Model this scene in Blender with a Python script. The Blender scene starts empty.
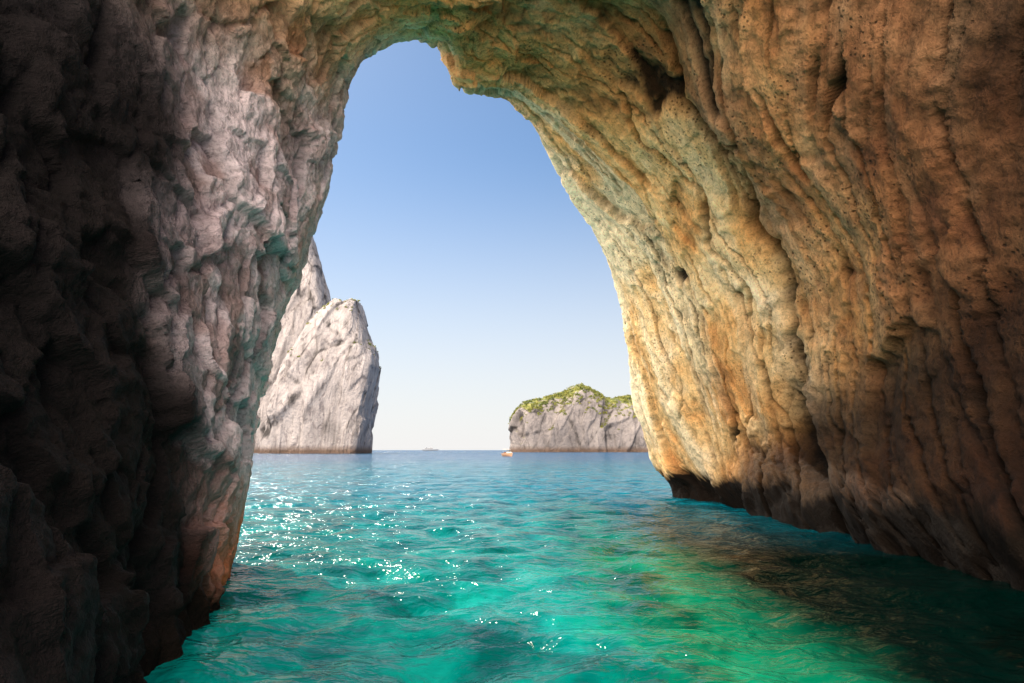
import bpy, math, random
import numpy as np
from mathutils import Vector

C = bpy.context.scene.collection
sc = bpy.context.scene
rng = np.random.RandomState(7)
F = 683.0
PITCH = math.atan(108.5 / F)
CAMH = 2.0

# ------------------------------------------------------------------ helpers
def at(px, py, d):
    dx = (px - 512) / F; dy = (341.5 - py) / F
    y = math.cos(PITCH) - dy * math.sin(PITCH)
    z = math.sin(PITCH) + dy * math.cos(PITCH)
    k = d / y
    return (dx * k, d, CAMH + z * k)

def at_water(px, py):
    dy = (341.5 - py) / F
    y = math.cos(PITCH) - dy * math.sin(PITCH)
    z = math.sin(PITCH) + dy * math.cos(PITCH)
    k = -CAMH / z
    return ((px - 512) / F * k, y * k, 0.0)

PERM = rng.permutation(256); PERM = np.concatenate([PERM, PERM, PERM])
G = rng.normal(size=(256, 3)); G /= np.linalg.norm(G, axis=1)[:, None]

def pn(p):
    i = np.floor(p).astype(np.int64); f = p - i; i &= 255
    w = f * f * f * (f * (f * 6 - 15) + 10)
    out = 0
    for a in (0, 1):
        wa = w[:, 0] if a else 1 - w[:, 0]
        ha = PERM[(i[:, 0] + a) & 255]
        for b in (0, 1):
            wb = w[:, 1] if b else 1 - w[:, 1]
            hb = PERM[(ha + i[:, 1] + b) & 255]
            for c in (0, 1):
                wc = w[:, 2] if c else 1 - w[:, 2]
                g = G[PERM[(hb + i[:, 2] + c) & 255]]
                out = out + wa * wb * wc * (g[:, 0] * (f[:, 0] - a) + g[:, 1] * (f[:, 1] - b) + g[:, 2] * (f[:, 2] - c))
    return out * 1.6

def fbm(p, o=4, lac=2.03, gain=.5):
    s = 0; a = 1.0
    for k in range(o):
        s = s + a * pn(p + 17.3 * k); p = p * lac; a *= gain
    return s

def ridged(p, o=4, lac=2.03, gain=.5):
    s = 0; a = 1.0
    for k in range(o):
        s = s + a * (1 - np.abs(pn(p + 11.7 * k)) * 2); p = p * lac; a *= gain
    return s

def sstep(a, b, x):
    t = np.clip((x - a) / (b - a), 0, 1); return t * t * (3 - 2 * t)

def facets(p, cell, seed, slope=.5, soft=.12, mask=None):
    """broken planes: jittered cells, each a tilted plane; returns height (about +-1) and distance to the break"""
    if mask is not None:
        H = np.zeros(len(p), np.float32); E = np.ones(len(p), np.float32)
        h, e = facets(p[mask], cell, seed, slope, soft); H[mask] = h; E[mask] = e
        return H, E
    q = (p / cell).astype(np.float32); i0 = np.floor(q).astype(np.int64)
    d1 = np.full(len(q), 9., np.float32); d2 = d1.copy(); h1 = np.zeros(len(q), np.float32); h2 = h1.copy()
    r = np.random.RandomState(seed); T = r.uniform(-1, 1, (256, 7)).astype(np.float32)
    for dx in (-1, 0, 1):
        for dy in (-1, 0, 1):
            for dz in (-1, 0, 1):
                c = i0 + np.array([dx, dy, dz])
                k = PERM[(PERM[(PERM[c[:, 0] & 255] + c[:, 1]) & 255] + c[:, 2]) & 255]
                t = T[k]
                v = q - (c + .5 + t[:, :3] * .42).astype(np.float32)
                d = np.sqrt((v * v).sum(1))
                h = t[:, 3] * .6 + slope * 2 * (v * t[:, 4:7]).sum(1)
                lt = d < d1
                m2 = (~lt) & (d < d2)
                d2 = np.where(lt, d1, np.where(m2, d, d2)); h2 = np.where(lt, h1, np.where(m2, h, h2))
                d1 = np.where(lt, d, d1); h1 = np.where(lt, h, h1)
    e = d2 - d1
    w = sstep(0, soft, e) * .5 + .5
    return h1 * w + h2 * (1 - w), e

def catmull(P, t):
    n = len(P); i = np.clip(np.floor(t).astype(int), 0, n - 2); f = t - i
    f = f.reshape((-1,) + (1,) * (P.ndim - 1))
    p0 = P[np.maximum(i - 1, 0)]; p1 = P[i]; p2 = P[i + 1]; p3 = P[np.minimum(i + 2, n - 1)]
    return .5 * (2 * p1 + (p2 - p0) * f + (2 * p0 - 5 * p1 + 4 * p2 - p3) * f * f + (3 * p1 - p0 - 3 * p2 + p3) * f ** 3)

def grid_mesh(name, P, mat, flip=False, smooth=True, attrs=None, vattrs=None):
    nv, nu = P.shape[:2]
    idx = np.arange(nv * nu).reshape(nv, nu)
    q = np.stack([idx[:-1, :-1], idx[:-1, 1:], idx[1:, 1:], idx[1:, :-1]], -1).reshape(-1, 4)
    if flip: q = q[:, ::-1]
    me = bpy.data.meshes.new(name)
    me.vertices.add(nv * nu); me.vertices.foreach_set('co', P.reshape(-1).astype(np.float32))
    me.loops.add(q.size); me.loops.foreach_set('vertex_index', q.reshape(-1).astype(np.int32))
    me.polygons.add(len(q)); me.polygons.foreach_set('loop_start', (np.arange(len(q)) * 4).astype(np.int32))
    me.polygons.foreach_set('loop_total', np.full(len(q), 4, np.int32))
    me.update(calc_edges=True)
    me.polygons.foreach_set('use_smooth', np.full(len(q), smooth))
    for k, v in (attrs or {}).items():
        a = me.attributes.new(k, 'FLOAT', 'POINT'); a.data.foreach_set('value', np.ascontiguousarray(v).reshape(-1).astype(np.float32))
    for k, v in (vattrs or {}).items():
        a = me.attributes.new(k, 'FLOAT_VECTOR', 'POINT'); a.data.foreach_set('vector', np.ascontiguousarray(v).reshape(-1).astype(np.float32))
    me.materials.append(mat)
    o = bpy.data.objects.new(name, me); C.objects.link(o)
    return o

def grid_normals(P):
    du = np.gradient(P, axis=1); dv = np.gradient(P, axis=0)
    n = np.cross(du, dv); n /= np.linalg.norm(n, axis=2)[..., None] + 1e-9
    return n

def tag(o, label=None, cat=None, group=None, kind=None):
    if label: o['label'] = label
    if cat: o['category'] = cat
    if group: o['group'] = group
    if kind: o['kind'] = kind
    return o

class NT:
    def __init__(s, name):
        s.m = bpy.data.materials.new(name); s.m.use_nodes = True
        s.t = s.m.node_tree; s.n = s.t.nodes; s.b = s.n['Principled BSDF']
    def new(s, ty, **kw):
        n = s.n.new(ty)
        for k, v in kw.items(): setattr(n, k, v)
        return n
    def set(s, sock, v):
        if isinstance(v, bpy.types.NodeSocket): s.t.links.new(v, sock)
        else: sock.default_value = v
    def math(s, op, a, b=0.0, clamp=False):
        n = s.new('ShaderNodeMath', operation=op, use_clamp=clamp); s.set(n.inputs[0], a); s.set(n.inputs[1], b); return n.outputs[0]
    def noise(s, vec, scale, detail=5, rough=.55, dist=0):
        n = s.new('ShaderNodeTexNoise'); s.set(n.inputs['Vector'], vec)
        n.inputs['Scale'].default_value = scale; n.inputs['Detail'].default_value = detail
        n.inputs['Roughness'].default_value = rough; n.inputs['Distortion'].default_value = dist
        return n.outputs['Fac']
    def voro(s, vec, scale, feature='F1'):
        n = s.new('ShaderNodeTexVoronoi', feature=feature); s.set(n.inputs['Vector'], vec); n.inputs['Scale'].default_value = scale
        return n.outputs['Distance']
    def ramp(s, fac, stops):
        n = s.new('ShaderNodeValToRGB'); s.set(n.inputs[0], fac); e = n.color_ramp.elements
        while len(e) < len(stops): e.new(.5)
        for k, (p, c) in enumerate(stops):
            e[k].position = p; e[k].color = (c, c, c, 1) if isinstance(c, (int, float)) else (*c, 1)
        return n.outputs[0]
    def mix(s, fac, a, b, bt='MIX'):
        n = s.new('ShaderNodeMix', data_type='RGBA', blend_type=bt)
        s.set(n.inputs[0], fac); s.set(n.inputs[6], a if not isinstance(a, tuple) else (*a, 1)); s.set(n.inputs[7], b if not isinstance(b, tuple) else (*b, 1))
        return n.outputs[2]
    def mapr(s, v, a, b, c=0.0, d=1.0, smooth=False):
        n = s.new('ShaderNodeMapRange'); s.set(n.inputs[0], v)
        if smooth: n.interpolation_type = 'SMOOTHSTEP'
        for k, x in enumerate((a, b, c, d)): n.inputs[k + 1].default_value = x
        return n.outputs[0]
    def vmul(s, v, k):
        n = s.new('ShaderNodeVectorMath', operation='MULTIPLY'); s.set(n.inputs[0], v); n.inputs[1].default_value = k; return n.outputs[0]
    def attr(s, name, vec=False):
        n = s.new('ShaderNodeAttribute', attribute_name=name); return n.outputs['Vector' if vec else 'Fac']
    def bump(s, h, strength, dist, normal=None):
        n = s.new('ShaderNodeBump'); s.set(n.inputs['Height'], h); n.inputs['Strength'].default_value = strength; n.inputs['Distance'].default_value = dist
        if normal is not None: s.t.links.new(normal, n.inputs['Normal'])
        return n.outputs[0]
    def pos(s):
        g = s.new('ShaderNodeNewGeometry'); return g.outputs['Position'], g.outputs['Normal']
    def xyz(s, v):
        n = s.new('ShaderNodeSeparateXYZ'); s.set(n.inputs[0], v); return n.outputs

def simple(name, col, rough=.5, var=.12, scale=6):
    t = NT(name); p, _ = t.pos(); f = t.noise(p, scale, 2)
    c = t.ramp(f, [(.3, tuple(x * (1 - var) for x in col)), (.7, tuple(min(1, x * (1 + var)) for x in col))])
    t.set(t.b.inputs['Base Color'], c); t.b.inputs['Roughness'].default_value = rough
    return t.m

# ------------------------------------------------------------------ materials
def cave_material():
    t = NT('cave_limestone'); p, nrm = t.pos(); z = t.xyz(p)[2]
    side = t.attr('side'); cav = t.attr('cav'); n1 = t.attr('tone'); st = t.attr('streak'); st2 = t.attr('pale'); near_shade = t.attr('near_shade')
    fl = t.attr('flow', True)
    n2 = t.noise(fl, 2.8, 6, .72, .2); n3 = t.noise(p, 14, 4, .74)
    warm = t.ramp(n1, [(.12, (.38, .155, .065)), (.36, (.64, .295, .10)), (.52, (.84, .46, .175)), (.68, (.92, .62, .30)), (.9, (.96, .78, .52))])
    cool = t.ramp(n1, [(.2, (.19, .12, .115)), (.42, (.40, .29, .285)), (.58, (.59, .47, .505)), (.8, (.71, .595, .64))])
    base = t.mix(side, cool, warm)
    base = t.mix(t.math('MULTIPLY', t.attr('ruddy'), .55), base, t.ramp(n1, [(.25, (.31, .125, .07)), (.5, (.48, .265, .175)), (.75, (.61, .42, .32))]))
    base = t.mix(t.math('MULTIPLY', t.attr('orange'), .8), base, (.96, .43, .12))
    base = t.mix(t.math('MULTIPLY', st, .5), base, (.17, .075, .04))
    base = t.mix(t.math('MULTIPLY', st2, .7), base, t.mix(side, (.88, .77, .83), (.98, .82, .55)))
    base = t.mix(.75, base, t.ramp(n2, [(.3, .28), (.46, .97), (.68, 1.24)]), 'MULTIPLY')
    base = t.mix(.7, base, t.ramp(n3, [(.3, .32), (.5, 1.03), (.7, 1.27)]), 'MULTIPLY')
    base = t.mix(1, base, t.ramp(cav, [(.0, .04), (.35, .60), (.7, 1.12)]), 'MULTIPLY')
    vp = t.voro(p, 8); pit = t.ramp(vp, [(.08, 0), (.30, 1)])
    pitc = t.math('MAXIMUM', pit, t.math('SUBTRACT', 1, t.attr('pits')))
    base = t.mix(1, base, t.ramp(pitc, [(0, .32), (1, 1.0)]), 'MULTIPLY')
    base = t.mix(near_shade, base, t.mix(1, base, t.mix(side, (.012, .009, .009), (.04, .028, .024)), 'MULTIPLY'))  # near and low walls multiplied almost to black, shade painted into the colour
    zz = t.math('ADD', t.math('ADD', z, t.attr('tide')), t.math('MULTIPLY', t.math('SUBTRACT', n2, .5), .9))
    rust = t.math('MULTIPLY', t.mapr(zz, 2.0, .7, 0, .92), t.attr('foot'))
    base = t.mix(rust, base, (.78, .22, .05))
    zs = t.math('SUBTRACT', zz, t.math('MULTIPLY', t.attr('right'), .8))  # wet band carried higher on the right, painting in the undercut's shade
    wet_shade = t.mapr(zs, .5, .12)
    base = t.mix(wet_shade, base, (.012, .009, .007))
    t.set(t.b.inputs['Base Color'], base)
    t.b.inputs['Roughness'].default_value = .88
    t.set(t.b.inputs['Specular IOR Level'], t.mapr(wet_shade, 0, 1, .22, .06))
    h = t.math('ADD', t.math('MULTIPLY', n2, .34), t.math('MULTIPLY', n3, .15))
    h = t.math('ADD', h, t.math('MULTIPLY', pitc, .11))
    t.set(t.b.inputs['Normal'], t.bump(h, 1.0, .34))
    return t.m

def far_rock_material(name, cols, streak, zs, green=None, s=.06):
    t = NT(name); p, nrm = t.pos(); nz = t.xyz(nrm)[2]; x, y, z = t.xyz(p)
    n1 = t.noise(p, s, 6, .62, .3)
    st = t.noise(t.vmul(p, (1, 1, .40)), s * 3.6, 6, .68, .9)
    base = t.ramp(n1, [(.3, cols[0]), (.5, cols[1]), (.7, cols[2])])
    base = t.mix(t.ramp(st, [(.36, .75), (.47, 0)]), base, streak)
    cav = t.attr('cav')
    base = t.mix(1, base, t.ramp(cav, [(0, .15), (.42, .92), (1, 1.12)]), 'MULTIPLY')
    base = t.mix(t.mapr(z, zs, zs * .3), base, (.16, .11, .085))
    if green:
        g = t.math('ADD', t.math('MULTIPLY', nz, .75), t.math('MULTIPLY', t.math('SUBTRACT', t.noise(p, s * 2.5, 5, .6), .5), 1.1))
        m = t.ramp(g, [(green, 0), (green + .12, 1)])
        base = t.mix(m, base, t.ramp(t.noise(p, s * 5, 4), [(.35, (.07, .10, .02)), (.6, (.22, .24, .05)), (.72, (.36, .32, .11))]))
    t.set(t.b.inputs['Base Color'], base); t.b.inputs['Roughness'].default_value = .9
    h = t.math('ADD', t.math('MULTIPLY', st, .8), t.math('MULTIPLY', t.noise(p, s * 10, 5, .65), .6))
    t.set(t.b.inputs['Normal'], t.bump(h, 1.0, 3.2))
    return t.m

def water_material():
    t = NT('sea_water'); p, nrm = t.pos(); x, y, z = t.xyz(p)
    n = t.noise(t.vmul(p, (1, .8, 0)), .9, 4, .6, .5)
    near = t.ramp(n, [(.35, (.0, .11, .105)), (.5, (.0, .225, .205)), (.66, (.006, .36, .315))])
    green = t.ramp(n, [(.35, (.0, .06, .032)), (.5, (.0, .15, .078)), (.66, (.002, .25, .135))])
    mid = t.ramp(n, [(.35, (.0, .09, .13)), (.6, (.0, .19, .26))])
    far = (.0, .065, .16)
    # greener towards the right-hand wall, then near-black: the wall's shade painted in
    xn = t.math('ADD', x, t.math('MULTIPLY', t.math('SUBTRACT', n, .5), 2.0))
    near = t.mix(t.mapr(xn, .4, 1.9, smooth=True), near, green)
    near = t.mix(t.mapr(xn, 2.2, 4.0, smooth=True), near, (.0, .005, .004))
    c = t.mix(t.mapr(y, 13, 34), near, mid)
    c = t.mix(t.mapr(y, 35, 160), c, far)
    t.set(t.b.inputs['Base Color'], c)
    t.b.inputs['IOR'].default_value = 1.33
    t.set(t.b.inputs['Specular IOR Level'], t.mapr(y, 12, 40, .13, .26))
    t.set(t.b.inputs['Roughness'], t.mapr(y, 10, 400, .12, .2))
    q = t.vmul(p, (.8, 1, 1))
    h = t.math('ADD', t.math('MULTIPLY', t.noise(q, 4.0, 3, .5, .3), .10), t.math('MULTIPLY', t.noise(q, .6, 4, .6, .2), t.mapr(y, 12, 90, .14, 1.3)))
    t.set(t.b.inputs['Normal'], t.bump(h, 1.0, 1.0))
    return t.m

M_cave = cave_material()
M_water = water_material()
M_stack = far_rock_material('pale_limestone', ((.33, .305, .315), (.47, .44, .45), (.58, .545, .555)), (.20, .18, .19), 5, green=.80)
M_isle = far_rock_material('island_limestone', ((.21, .195, .20), (.32, .295, .295), (.42, .385, .37)), (.13, .12, .125), 6, green=.46, s=.04)

# ------------------------------------------------------------------ rock arch
rim_px = [(228, 566, 0), (247, 475, 13), (262, 390, 13.6), (290, 300, 14), (319, 205, 14.5), (336, 130, 15), (350, 74, 15.5),
          (379, 44, 16), (412, 34, 16.6), (440, 44, 17.5), (460, 80, 18.5), (492, 89, 20), (524, 108, 21.5), (560, 157, 23.5), (600, 226, 26),
          (622, 290, 28), (633, 350, 29), (643, 410, 30), (658, 462, 30.5), (674, 498, 0)]
mid_px = [(188, 645, 0), (177, 540, 7.3), (188, 430, 7.8), (200, 330, 8.3), (212, 230, 8.8), (226, 140, 9.3), (250, 60, 10),
          (290, 0, 10.8), (350, -45, 11.4), (420, -66, 12), (490, -56, 12.8), (545, -36, 13.8), (605, 0, 15), (662, 60, 16.2), (716, 140, 17.2),
          (757, 220, 18), (788, 300, 18.4), (812, 385, 18.4), (826, 462, 18), (812, 540, 0)]
cam_ring = [(-2.7, 0, 0), (-4.0, 0, 1.6), (-4.9, 0, 3.2), (-5.5, 0.5, 5), (-5.9, 1.2, 6.8), (-6, 2.2, 8.6), (-5.4, 3.6, 10.4), (-4.4, 5.2, 12), (-2.8, 6.8, 13.2), (-1, 8, 14),
            (.6, 9, 14.5), (2.4, 9.4, 14.6), (4.2, 9.2, 14.2), (6, 8.2, 13), (7.4, 7, 11.2), (8.4, 5.6, 9), (8.9, 4.4, 6.8), (8.7, 3, 4.4), (7.7, 3, 2.2), (6.5, 3, 0)]
def pts(L): return np.array([at_water(a, b) if d == 0 else at(a, b, d) for a, b, d in L])
RIM = pts(rim_px); MID = pts(mid_px); CAM = np.array(cam_ring, float)
cen = np.array([RIM[:, 0].mean(), 0, 3.0])
def outset(R, k, dy):
    d = R - cen; d[:, 1] = 0; d /= np.linalg.norm(d, axis=1)[:, None]
    Q = R + d * k; Q[:, 1] += dy; Q[0, 2] = Q[-1, 2] = 0; return Q
BACK = outset(CAM, 14, -1.0)
O1 = outset(RIM, 1.0, .9); O2 = outset(RIM, 4.0, 1.6); O3 = outset(RIM, 14.0, -1.0)
rings = []
for R in (O3, O2, O1, RIM, MID, CAM, BACK):
    a = R[:1].copy(); a[:, 2] = -2.2; b = R[-1:].copy(); b[:, 2] = -2.2; b[:, 0] -= .9
    rings.append(np.concatenate([a, R, b]))
rings = np.array(rings)
NU = 980
tu = np.linspace(0, 21, NU)
RU = np.stack([catmull(r, tu) for r in rings])
tv = np.concatenate([np.linspace(0, 1, 14)[:-1], np.linspace(1, 2, 24)[:-1], np.linspace(2, 3, 40)[:-1], np.linspace(3, 4, 280)[:-1], np.linspace(4, 5, 200)[:-1], np.linspace(5, 6, 40)])
P = catmull(RU, tv)
NV = len(tv)
N = grid_normals(P)
axis = np.array([1.0, 0, 4.0])
toc = axis - P; toc[..., 1] = 0
sgn = np.sign(np.sum((N * toc)[(tv > 3.2) & (tv < 4.8)], axis=-1).mean()); N = N * sgn
uu = np.broadcast_to(tu / 21, (NV, NU)); vv = np.broadcast_to(tv[:, None], (NV, NU))
ds = np.linalg.norm(np.diff(P, axis=0), axis=2); S0 = np.concatenate([np.zeros((1, NU)), np.cumsum(ds, 0)]); S0 = S0 - S0[np.argmin(abs(tv - 3))][None]
du = np.linalg.norm(np.diff(P, axis=1), axis=2); T = np.concatenate([np.zeros((NV, 1)), np.cumsum(du, 1)], 1)
Tap = T[:, int(NU * .45)][:, None]
S = S0 - .38 * np.maximum(T - Tap, 0)
smid = S0[np.argmin(abs(tv - 4))][None]                    # where the long central cleft of the right wall runs
dcl = (S0 - smid).reshape(-1)
p = P.reshape(-1, 3); Sf = S.reshape(-1); Tf = T.reshape(-1); vf = vv.reshape(-1); uf = uu.reshape(-1)
zz = p[:, 2]
wob = fbm(p * .3 + 88, 3) * .03
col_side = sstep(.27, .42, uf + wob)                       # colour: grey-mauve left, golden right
sd = sstep(.50, .66, uf + wob)                             # relief: blocks on the left and over the top, slabs on the right
rimw = 1 - np.exp(-((vf - 3) / .22) ** 2) * .85
warp = np.stack([fbm(p * .12 + 31, 3), fbm(p * .12 + 57, 3)], 1)
jag3 = np.stack([fbm(p * .8 + 3, 4, 2.1, .6), fbm(p * .8 + 13, 4, 2.1, .6), fbm(p * .8 + 23, 4, 2.1, .6)], 1)
def flow(fs, ft, ws, z):
    return np.stack([Sf * fs + warp[:, 0] * ws + jag3[:, 0] * fs * .12, Tf * ft + warp[:, 1] * .3 + jag3[:, 1] * ft * .3, 0 * Sf + z], 1)
fl1 = flow(.24, .028, .35, 0); fl2 = flow(.70, .05, .6, 4); fl3 = flow(1.9, .12, 1.0, 14); fl4 = flow(4.6, .5, 2.0, 24)
low = sstep(.62, .74, uf)
big = fbm(p * .13 + 5, 2) * (.36 + .14 * sd) * rimw
f1 = pn(fl1); fold = (f1 * .7 + (.35 - np.abs(f1)) * .6) * (.10 + .42 * low) * rimw      # a few long folds
f2 = fbm(fl2, 2) * (.04 + .03 * sd) * (.35 + .65 * rimw)
f3n = ridged(fl3, 2) - .9; f3 = f3n * .010 * (.4 + .6 * rimw)
f4 = (ridged(fl4, 3, 2.1, .5) - 1) * .010
def cracks(fs, ft, z, k):
    brk = sstep(-.15, .25, fbm(p * .3 + z, 2))
    return np.clip(1 - np.abs(pn(flow(fs, ft, fs * 1.2, z))) * k, 0, 1) * brk
c1_ = cracks(.28, .04, 9, 34); c2_ = cracks(.52, .06, 39, 34); c3_ = cracks(1.1, .14, 69, 26)
crack = -(c1_ * (.10 + .58 * low) + c2_ * (.08 + .42 * low) + c3_ * (.04 + .07 * sd)) * (.3 + .7 * rimw)
wig = fbm(np.stack([Tf * .35, 0 * Tf, 0 * Tf + 3], 1), 4, 2.1, .55) * .9 + jag3[:, 0] * .10
open_ = sstep(.64, .70, uf) * sstep(.95, .90, uf)
cleft = -np.exp(-((dcl + wig) / .16) ** 2) * .85 * open_ - np.exp(-((dcl + wig + 1.9 - 3 * (uf - .8)) / .10) ** 2) * .38 * open_
cleft += sstep(0, .8, dcl + wig) * sstep(3.0, .8, dcl + wig) * .40 * open_               # the near lip stands proud
th = Tf - T.reshape(NV, NU)[:, int(NU * .885)].repeat(NU)
cleft -= np.exp(-((dcl + wig * .6 + .4) / .75) ** 2 - (th / 1.3) ** 2) * 1.1
pw = p + np.stack([warp[:, 0], warp[:, 1], warp[:, 0]], 1) * .8
med = fbm(pw * .5 + 3, 3, 2.1, .5) * .08 * (.4 + .6 * rimw)
jag = jag3 * .12
mr = sd > .01; ml = sd < .99
slab, e1 = facets(np.stack([Sf + warp[:, 0] * .6, Tf * .34, 0 * Sf], 1) + jag, 3.2, 3, .65, .03, mr)
slab2, e2 = facets(np.stack([Sf + warp[:, 0] * .5, Tf * .55, 0 * Sf + 7.7], 1) + jag, 1.2, 5, .65, .05, mr)
blkA, e3 = facets(p * np.array([1, 1, .65]) + jag, 1.8, 8, .7, .04, ml)
blkB, e4 = facets(p * np.array([1, 1, .8]) + jag * .6 + 31, .65, 9, .75, .05, ml)
apex = np.exp(-((uf - .53) / .07) ** 2)
rwf = np.clip(.18 + .82 * rimw + .6 * apex, 0, 1) * (1 + .7 * apex * (1 - rimw))
fac = ((slab * .30 + slab2 * .08) * sd + (blkA * .17 + blkB * .11) * (1 - sd)) * rwf
edge = ((1 - sstep(0, .04, e1)) * .08 + (1 - sstep(0, .06, e2)) * .025) * sd + ((1 - sstep(0, .06, e3)) * .06 + (1 - sstep(0, .08, e4)) * .025) * (1 - sd)
blk = (ridged(pw * 1.1 + 40, 4, 2.15, .5) - 1.0) * .036
fine = fbm(p * 3.0 + 9, 4, 2.1, .62) * .04
disp = big + fold + f2 + f3 + f4 + crack + med + blk + fine + fac - edge + cleft
right = sstep(.6, .8, uf)
tide = fbm(p * np.array([.45, .45, .2]) + 120, 3) * .45
notch = -np.exp(-((zz + tide - .25) / .65) ** 2) * (.10 + .85 * right) * rimw * sstep(3.0, 3.12, vf)
disp = (disp + notch) * (.25 + .75 * sstep(2.5, 3.0, vf)) * (1 - .6 * sstep(.16, .08, uf) * sstep(3.8, 3.5, vf))
cav = np.clip(.60 + (fold * .2 + f2 * 1.3 + f3 * 4 + f4 * 5 + crack * 2.3 + med * .3 + blk * 3 + fine * 3 + fac * .7 - edge * 3.4 + np.minimum(cleft, 0) * 1.1) * .85, 0, 1)  # crevices darker, ridges lighter: occlusion shade and dirt painted together
tone = np.clip(.55 + fbm(p * .24 + 70, 5, 2.1, .6) * .32 + f1 * .10 + col_side * (.28 * sstep(3.9, 3.05, vf) - .14 * sstep(3.95, 4.5, vf)) + slab * .10 + slab2 * .06, 0, 1)  # lighter at the rim, darker inwards: light from the opening painted into the tone
streak = sstep(.2, .6, fbm(fl2 * np.array([1, 1.2, 1]) + 60, 4)) * (.3 + .55 * (1 - right))
pale = sstep(.0, .45, fbm(fl2 * np.array([.8, 1.2, 1]) + 90, 4)) * (.25 + .75 * sstep(4.1, 3.3, vf))  # paler towards the rim, brightness of the opening put into the colour
pale = np.clip(pale + (1 - col_side) * sstep(-.05, .30, fbm(pw * .8 + 15, 4) + fac * 1.8) * sstep(4.4, 3.95, vf) * .9, 0, 1)  # raised facets of the left ridge paler: raking highlights painted in
pits = sstep(-.1, .2, fbm(p * .5 + 20, 2)) * sstep(.2, .7, sd + apex) * sstep(2.5, 5.0, zz)
ruddy = col_side * sstep(3.80, 4.45, vf + fbm(p * .25 + 41, 4) * .40)
orange = np.clip(np.exp(-((uf - .54) / .11) ** 2) * sstep(3.9, 3.1, vf) * .95 + sstep(.34, .14, uf) * sstep(3.55, 3.10, vf) * sstep(10, 3, zz), 0, 1)
foot = (1 - right) * sstep(4.0, 3.6, vf)
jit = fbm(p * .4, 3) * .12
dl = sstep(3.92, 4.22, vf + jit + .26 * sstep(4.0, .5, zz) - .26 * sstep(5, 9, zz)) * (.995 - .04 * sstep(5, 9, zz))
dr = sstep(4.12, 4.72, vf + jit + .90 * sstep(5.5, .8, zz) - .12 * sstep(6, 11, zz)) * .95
near_shade = np.clip(dl * (1 - col_side) + dr * col_side, 0, 1)  # painted shade of the near, low walls, growing towards the viewer
P2 = P + N * disp.reshape(NV, NU, 1)
wR = sd[:, None]
flowv = p * (1 - wR) + wR * np.stack([Sf * 1.1 + warp[:, 0] * .6, Tf * .65 + warp[:, 1] * .5, 0 * Sf + 3], 1)
arch = grid_mesh('rock_arch', P2, M_cave, flip=(sgn < 0), attrs={'side': col_side, 'right': right, 'orange': orange, 'ruddy': ruddy, 'foot': foot, 'cav': cav, 'tone': tone, 'streak': streak, 'pale': pale, 'pits': pits, 'near_shade': near_shade, 'tide': tide}, vattrs={'flow': flowv})
tag(arch, 'huge limestone sea arch framing the view, grey-mauve on its left wall, golden on its right', 'rock arch')

# ------------------------------------------------------------------ sea
yb = np.arange(-30, 4.0, .2)
yf = 4.0 * np.exp(np.arange(0, math.log(9000 / 4.0), .0072))
ys = np.concatenate([yb, yf]); NC = 500
cx = np.linspace(-1, 1, NC)
W = 11 + .95 * np.maximum(ys, 0)
X = cx[None] * W[:, None]; Y = np.broadcast_to(ys[:, None], X.shape)
dsp = np.maximum(.2 * (Y < 4), .0074 * np.maximum(Y, 4))
q = np.stack([X.reshape(-1), Y.reshape(-1), 0 * X.reshape(-1)], 1)
dspf = dsp.reshape(-1)
wq = np.stack([fbm(q * .3 + 3, 2), fbm(q * .3 + 8, 2), 0 * q[:, 0]], 1) * .9
hgt = 0
for lam, amp, rot, sh in ((9, .09, .1, 0), (4.6, .10, .25, 1), (2.4, .12, -.35, 1), (1.3, .145, .5, 1), (.75, .10, -.25, 1), (.42, .045, .3, 1)):
    c, s_ = math.cos(rot), math.sin(rot)
    r = np.stack([(q[:, 0] * c + q[:, 1] * s_) * .8, -q[:, 0] * s_ + q[:, 1] * c, 0 * q[:, 0]], 1) + wq * lam * .15
    nn = pn(r / lam * 1.1 + lam * 7)
    if sh: nn = .5 * nn + .5 * (.5 - 1.6 * np.sqrt(nn * nn + .005))
    hgt = hgt + amp * nn * sstep(lam * .45, lam * .16, dspf)
Z = hgt.reshape(X.shape) * (1 - sstep(300, 900, Y))
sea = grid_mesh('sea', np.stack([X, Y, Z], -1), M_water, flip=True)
if sea.data.polygons[1000].normal.z < 0: sea.data.flip_normals()
tag(sea, kind='structure')

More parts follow.
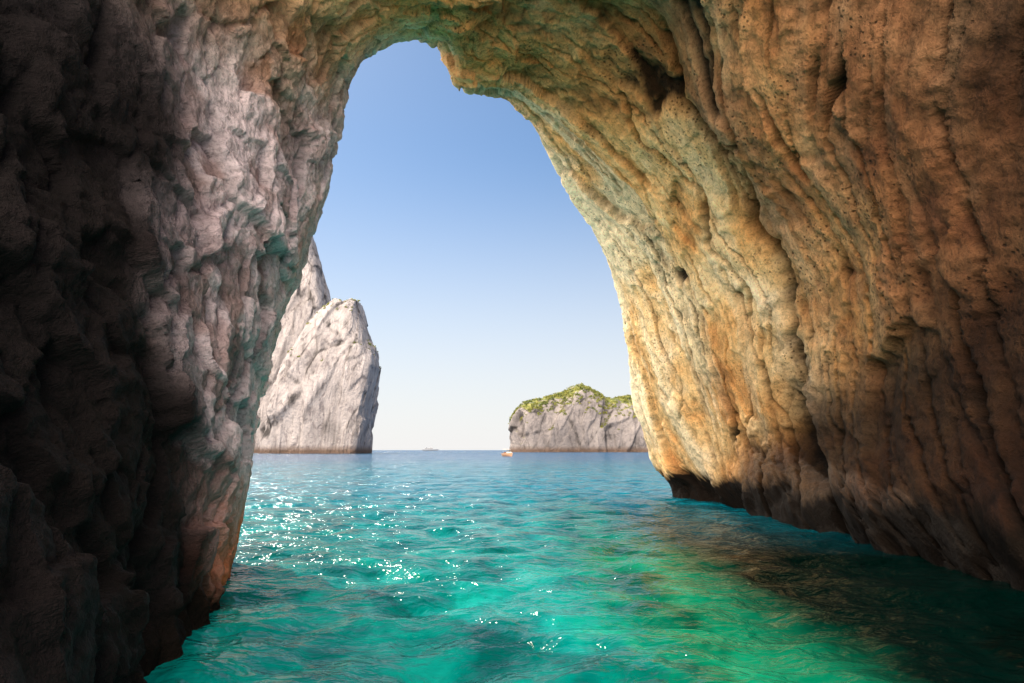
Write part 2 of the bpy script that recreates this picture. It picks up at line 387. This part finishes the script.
# ------------------------------------------------------------------ sea stacks and island
def rock_mass(name, prof, d, wd, mat, amp, lam, ns=340, nt=190, seed=0, pz=.55, py=.6, tuck=0.0):
    A = np.array([at(a, b, d) for a, b in prof])[:, [0, 2]]
    A[:, 1] = np.maximum(A[:, 1], .5)
    L = np.concatenate([[0], np.cumsum(np.linalg.norm(np.diff(A, axis=0), axis=1))])
    s = np.linspace(0, L[-1], ns)
    x = np.interp(s, L, A[:, 0]); h = np.interp(s, L, A[:, 1])
    e = np.minimum(s, L[-1] - s) / L[-1]
    w = wd * (.25 + .75 * np.clip(e / .22, 0, 1) ** .6)
    ph = np.linspace(.0, math.pi, nt)
    cy = np.sign(np.cos(ph)) * np.abs(np.cos(ph)) ** py; sz = np.sin(ph) ** pz
    Xg = np.broadcast_to(x[:, None], (ns, nt)).copy(); Yg = d - w[:, None] * cy[None]; Zg = h[:, None] * sz[None] - 3 * (1 - sz[None])
    if tuck:                                             # undercut: the right side draws in towards the water
        xr = x.max(); xm = xr - 30; zb = h.max() * .55
        Xg = Xg - tuck * sstep(xm, xr, Xg) * np.clip(1 - Zg / zb, 0, 1) ** .8
    Pg = np.stack([Xg, Yg, Zg], -1)
    Ng = grid_normals(Pg)
    out = Pg - np.array([x.mean(), d, h.max() * .3])
    if np.sum(Ng * out) < 0: Ng = -Ng
    f = Pg.reshape(-1, 3)
    wv = np.stack([fbm(f / lam / 1.5 + 3, 3), fbm(f / lam / 1.5 + 13, 3), fbm(f / lam / 1.5 + 23, 3)], 1) * lam * .22
    fw = f + wv
    a = ridged(fw * np.array([1, 1, .40]) / lam + seed, 5, 2.1, .55) - 1.0
    b = fbm(f / (lam * 2.2) + seed + 5, 4, 2.1, .5)
    sl = f + wv * .5; sl = np.stack([sl[:, 0] - .30 * sl[:, 2], sl[:, 1], sl[:, 2] * .45], 1)   # slabs dip to one side
    g1, ee = facets(sl + seed * 3, lam * 1.3, seed, .6, .05)
    g2, e2_ = facets(sl + seed * 5, lam * .5, seed + 1, .6, .07)
    c = fbm(f / (lam * .35) * np.array([1, 1, .6]) + seed + 9, 4, 2.1, .65)
    dsp = (a * .16 + b * .32 + c * .12 + g1 * .95 + g2 * .32) * amp
    cv = np.clip(.55 + a * .22 + c * .22 + g1 * .06 - .34 * (1 - sstep(0, .09, ee)) - .22 * (1 - sstep(0, .12, e2_)), 0, 1)
    top = 1 - .6 * sstep(.80, 1, np.broadcast_to(sz[None], (ns, nt)))
    Pg = Pg + Ng * (dsp.reshape(ns, nt) * top)[..., None]
    o = grid_mesh(name, Pg, mat, attrs={'cav': cv})
    me = o.data
    cvals = np.zeros(len(me.polygons) * 3); me.polygons.foreach_get('center', cvals); nv = np.zeros_like(cvals); me.polygons.foreach_get('normal', nv)
    cvals = cvals.reshape(-1, 3); nv = nv.reshape(-1, 3)
    if np.sum(nv * (cvals - np.array([x.mean(), d, h.max() * .3]))) < 0:
        me.flip_normals(); nv = -nv
    return o, cvals, nv

back_prof = [(230, 455), (240, 400), (250, 340), (262, 288), (276, 252), (287, 236), (298, 229), (309, 231), (315, 248), (319, 260), (324, 278), (327, 296), (331, 330), (337, 400), (340, 455)]
front_prof = [(266, 455), (270, 425), (276, 396), (288, 368), (302, 344), (313, 324), (320, 318), (326, 311), (331, 308), (339, 302), (347, 304), (352, 301), (359, 303), (362, 318), (367, 330), (370, 342), (375, 350), (377, 366), (377, 400), (377, 455)]
st1, c1, n1_ = rock_mass('sea_stack', back_prof, 480, 22, M_stack, 2.6, 13, seed=3)
tag(st1, 'tall pointed pale sea stack rising behind the broader one, half hidden by the left wall', 'sea stack')
st2, c2, n2_ = rock_mass('sea_stack', front_prof, 415, 24, M_stack, 2.6, 13, seed=21, pz=.4, tuck=9)
tag(st2, 'broad pale grey sea stack with a flat sloping top, in front of the pointed one', 'sea stack')
isle_prof = [(510, 453), (511, 435), (512, 420), (517, 411), (523, 405), (533, 403), (548, 397), (560, 394), (570, 389), (579, 386), (587, 389), (594, 394), (604, 399), (616, 400), (628, 398), (640, 402), (665, 408), (690, 420), (705, 440), (710, 453)]
isl, c3, n3_ = rock_mass('island', isle_prof, 700, 55, M_isle, 3.8, 20, seed=40, pz=.62, py=.5)
tag(isl, 'low rocky island on the horizon with green scrub over its sloping top', 'island')

def scrub(name, cen_, nor, sel, n, size, mat, seed):
    r = np.random.RandomState(seed)
    ids = np.where(sel)[0]
    ids = r.choice(ids, min(n, len(ids)), replace=False)
    vs = []; fs = []
    for i in ids:
        k0 = size * r.uniform(.5, 1.3)
        for k in range(14):
            d = r.normal(size=3); d /= np.linalg.norm(d); d[2] = abs(d[2])
            c = cen_[i] + d * k0 * r.uniform(.3, 1)
            a = r.normal(size=3); a /= np.linalg.norm(a); b = np.cross(a, d); b /= np.linalg.norm(b) + 1e-6
            l = k0 * r.uniform(.3, .55); m = len(vs)
            vs += [tuple(c - a * l), tuple(c + b * l * .6), tuple(c + a * l), tuple(c - b * l * .6)]; fs.append((m, m + 1, m + 2, m + 3))
    me = bpy.data.meshes.new(name); me.from_pydata(vs, [], fs); me.materials.append(mat)
    o = bpy.data.objects.new(name, me); C.objects.link(o); return o
def leaf_mat(name, a, b):
    t = NT(name); p, _ = t.pos(); t.set(t.b.inputs['Base Color'], t.ramp(t.noise(p, .1, 4), [(.35, a), (.65, b)])); t.b.inputs['Roughness'].default_value = .8
    return t.m
M_scrub = leaf_mat('scrub_leaves', (.08, .12, .02), (.28, .28, .06))
msk = fbm(c3 / 18 + 4, 4)
s3 = scrub('scrub', c3, n3_, (n3_[:, 2] > .36) & (c3[:, 2] > 20) & (msk > -.28), 2600, 1.7, M_scrub, 4)
tag(s3, 'green and yellowish scrub covering the top of the low island', 'scrub', kind='stuff')
s2 = scrub('scrub', c2, n2_, (n2_[:, 2] > .5) & (c2[:, 2] > 44), 170, 1.1, M_scrub, 5)
tag(s2, 'dark green scrub on the top of the broad pale sea stack', 'scrub', kind='stuff')

# ------------------------------------------------------------------ boats
import bmesh
def empty(name, loc, rz):
    o = bpy.data.objects.new(name, None); C.objects.link(o); o.location = loc; o.rotation_euler = (0, 0, rz); return o
def part(name, bm, mat, parent):
    me = bpy.data.meshes.new(name); bmesh.ops.recalc_face_normals(bm, faces=bm.faces); bm.to_mesh(me); bm.free(); me.materials.append(mat)
    o = bpy.data.objects.new(name, me); C.objects.link(o); o.parent = parent; return o
def box(bm, c, s, taper=1.0, bev=0):
    vs = []
    for z in (-1, 1):
        k = taper if z > 0 else 1
        for x, y in ((-1, -1), (1, -1), (1, 1), (-1, 1)): vs.append(bm.verts.new((c[0] + x * s[0] / 2 * k, c[1] + y * s[1] / 2 * k, c[2] + z * s[2] / 2)))
    f = [(0, 3, 2, 1), (4, 5, 6, 7), (0, 1, 5, 4), (1, 2, 6, 5), (2, 3, 7, 6), (3, 0, 4, 7)]
    fs = [bm.faces.new([vs[i] for i in q]) for q in f]
    if bev:
        bmesh.ops.bevel(bm, geom=list({e for q in fs for e in q.edges}), offset=bev, segments=2, affect='EDGES')
def tube(bm, a, b, r, n=8):
    a = Vector(a); b = Vector(b); d = (b - a).normalized(); u = d.orthogonal().normalized(); w = d.cross(u)
    A = [bm.verts.new(a + (u * math.cos(k * 2 * math.pi / n) + w * math.sin(k * 2 * math.pi / n)) * r) for k in range(n)]
    B = [bm.verts.new(b + (u * math.cos(k * 2 * math.pi / n) + w * math.sin(k * 2 * math.pi / n)) * r) for k in range(n)]
    for k in range(n): bm.faces.new((A[k], A[(k + 1) % n], B[(k + 1) % n], B[k]))
    bm.faces.new(A[::-1]); bm.faces.new(B)
def hull_bm(L, B, H, draft=.3, sheer=.25):
    bm = bmesh.new(); rows = []
    for i in range(13):
        f = i / 12; x = (f - .5) * L
        w = B / 2 * (1 - max(0, (f - .45) / .55) ** 2.2) * (.9 + .1 * min(1, f * 4)) + .01
        top = H + sheer * H * max(0, (f - .3)) ** 1.5 * 1.7
        row = []
        for yy, zf in ((-.98, 1.0), (-1, .85), (-.85, .25), (-.5, -.6), (0, -1), (.5, -.6), (.85, .25), (1, .85), (.98, 1.0)):
            z = top * zf if zf > 0 else draft * zf
            row.append(bm.verts.new((x + (max(0, zf) * .06 * L * f ** 3), yy * w, z)))
        rows.append(row)
    for a, b in zip(rows, rows[1:]):
        for k in range(8): bm.faces.new((a[k], a[k + 1], b[k + 1], b[k]))
        bm.faces.new((a[8], a[0], b[0], b[8]))
    bm.faces.new(rows[0]); bm.faces.new(rows[-1][::-1])
    return bm
M_white = simple('white_gelcoat', (.8, .8, .78), .3)
M_orange = simple('orange_paint', (.50, .30, .19), .5)
M_canvas = simple('cream_canvas', (.75, .62, .50), .8)
M_wood = simple('brown_wood', (.25, .11, .05), .5)
M_glass = simple('dark_glass', (.03, .04, .05), .1)
M_metal = simple('grey_metal', (.45, .46, .48), .35)
M_dark = simple('dark_engine', (.04, .04, .05), .4)
M_grey = simple('grey_ship_paint', (.26, .30, .36), .5)
M_pale = simple('pale_ship_paint', (.38, .41, .45), .5)

bx, by, _ = at(508, 450, 220)
b = empty('motor_boat', (bx, by, .12), math.radians(-62)); b.scale = (.9, .9, .9)
part('hull', hull_bm(6.2, 2.4, .95), M_orange, b)
bm = bmesh.new(); box(bm, (.9, 0, 1.2), (1.6, 1.5, .55), .85, .08); part('cabin', bm, M_white, b)
bm = bmesh.new(); box(bm, (.2, 0, 1.58), (.06, 1.4, .5), .8); part('windscreen', bm, M_glass, b)
bm = bmesh.new(); box(bm, (-.9, 0, 2.3), (2.4, 1.9, .16), .9, .05); cn = part('canopy', bm, M_canvas, b)
for x, y in ((-2, -.8), (-2, .8), (.1, -.8), (.1, .8)):
    bm = bmesh.new(); tube(bm, (x, y, .9), (x, y, 2.25), .035); part('canopy_pole', bm, M_metal, b)
bm = bmesh.new(); box(bm, (-1.3, 0, 1.15), (.6, 1.5, .4), 1, .05); part('bench', bm, M_wood, b)
bm = bmesh.new(); box(bm, (-3.25, 0, .95), (.35, .4, .6), .8, .06); box(bm, (-3.25, 0, .25), (.16, .14, .8)); part('outboard_motor', bm, M_dark, b)
tag(b, 'small orange motor boat with a pale canopy off the left end of the low island', 'boat')

sx, sy, _ = at(430, 450, 1700)
s = empty('ship', (sx, sy, 0), math.radians(8))
part('hull', hull_bm(38, 7, 3.2, 1.0), M_grey, s)
bm = bmesh.new(); box(bm, (-3, 0, 4.9), (20, 5.6, 2.6), .96, .2); h_ = part('superstructure', bm, M_pale, s)
bm = bmesh.new(); box(bm, (-3, 0, 5.2), (18.5, 5.66, .7)); part('window', bm, M_glass, h_)
bm = bmesh.new(); box(bm, (2.5, 0, 7.3), (6, 4.6, 2.0), .9, .2); part('bridge', bm, M_pale, s)
bm = bmesh.new(); box(bm, (-8, 0, 7.4), (3, 2.2, 2.6), .8, .2); part('funnel', bm, M_grey, s)
bm = bmesh.new(); tube(bm, (2, 0, 8.2), (2, 0, 12.5), .16); tube(bm, (2, -1.3, 11), (2, 1.3, 11), .1); part('mast', bm, M_metal, s)
tag(s, 'distant grey ship on the open horizon between the stacks and the island', 'ship')

# ------------------------------------------------------------------ light, sky, camera
EL, AZ = 44, -30
w = bpy.data.worlds.new('World'); sc.world = w; w.use_nodes = True
nt = w.node_tree; bg = nt.nodes['Background']
def wn(ty, **kw):
    n = nt.nodes.new(ty)
    for k, v in kw.items(): setattr(n, k, v)
    return n
sky = wn('ShaderNodeTexSky'); sky.sky_type = 'NISHITA'; sky.sun_disc = False
sky.sun_elevation = math.radians(EL); sky.sun_rotation = math.radians(AZ)
sky.air_density = 1.0; sky.dust_density = .3; sky.ozone_density = 2.5; sky.altitude = 0
STR = .12
def wmix(fac, a, b_, bt='MIX'):
    n = wn('ShaderNodeMix', data_type='RGBA', blend_type=bt)
    for sck, v in ((n.inputs[0], fac), (n.inputs[6], a), (n.inputs[7], b_)):
        if isinstance(v, bpy.types.NodeSocket): nt.links.new(v, sck)
        else: sck.default_value = v if isinstance(v, float) else (*v, 1)
    return n.outputs[2]
def wmap(v, a, b_, c, d):
    n = wn('ShaderNodeMapRange', interpolation_type='SMOOTHSTEP'); nt.links.new(v, n.inputs[0])
    for k, x in enumerate((a, b_, c, d)): n.inputs[k + 1].default_value = x
    return n.outputs[0]
tc = wn('ShaderNodeTexCoord'); sep = wn('ShaderNodeSeparateXYZ'); nt.links.new(tc.outputs['Generated'], sep.inputs[0])
col = wmix(1.0, sky.outputs[0], (.82, .93, .99), 'MULTIPLY')
haze = wmap(sep.outputs[2], -.04, .44, .97, 0.0)
col = wmix(haze, col, tuple(x / STR for x in (.91, .90, .90)))
# unseen bright cloud bank added behind the viewer as fill for the cave walls
dot = wn('ShaderNodeVectorMath', operation='DOT_PRODUCT'); nt.links.new(tc.outputs['Generated'], dot.inputs[0])
dot.inputs[1].default_value = Vector((-.54, -.79, .30)).normalized()
cn_ = wn('ShaderNodeTexNoise'); nt.links.new(tc.outputs['Generated'], cn_.inputs['Vector']); cn_.inputs['Scale'].default_value = 3.5; cn_.inputs['Detail'].default_value = 4
add = wn('ShaderNodeMath', operation='MULTIPLY_ADD'); nt.links.new(cn_.outputs['Fac'], add.inputs[0]); add.inputs[1].default_value = .4; nt.links.new(dot.outputs['Value'], add.inputs[2])
cm = wmap(add.outputs[0], .52, .88, 0.0, 1.0)
col = wmix(cm, col, tuple(x / STR for x in (5.7, 4.8, 3.95)))
nt.links.new(col, bg.inputs[0]); bg.inputs[1].default_value = STR
l = bpy.data.lights.new('sun', 'SUN'); l.energy = 4.5; l.angle = math.radians(.5); l.color = (1, .93, .82)
lo = bpy.data.objects.new('sun', l); C.objects.link(lo)
e, a = math.radians(EL), math.radians(AZ)
lo.rotation_euler = Vector((math.sin(a) * math.cos(e), math.cos(a) * math.cos(e), math.sin(e))).to_track_quat('Z', 'Y').to_euler()
lo.location = (0, 0, 60)

cam = bpy.data.cameras.new('camera'); co = bpy.data.objects.new('camera', cam); C.objects.link(co)
cam.sensor_width = 36; cam.lens = 36 * F / 1024; cam.clip_end = 20000; cam.clip_start = .05
co.location = (0, 0, CAMH); co.rotation_euler = (math.radians(90) + PITCH, 0, 0)
sc.camera = co
sc.view_settings.view_transform = 'Standard'; sc.view_settings.look = 'None'; sc.view_settings.exposure = 0
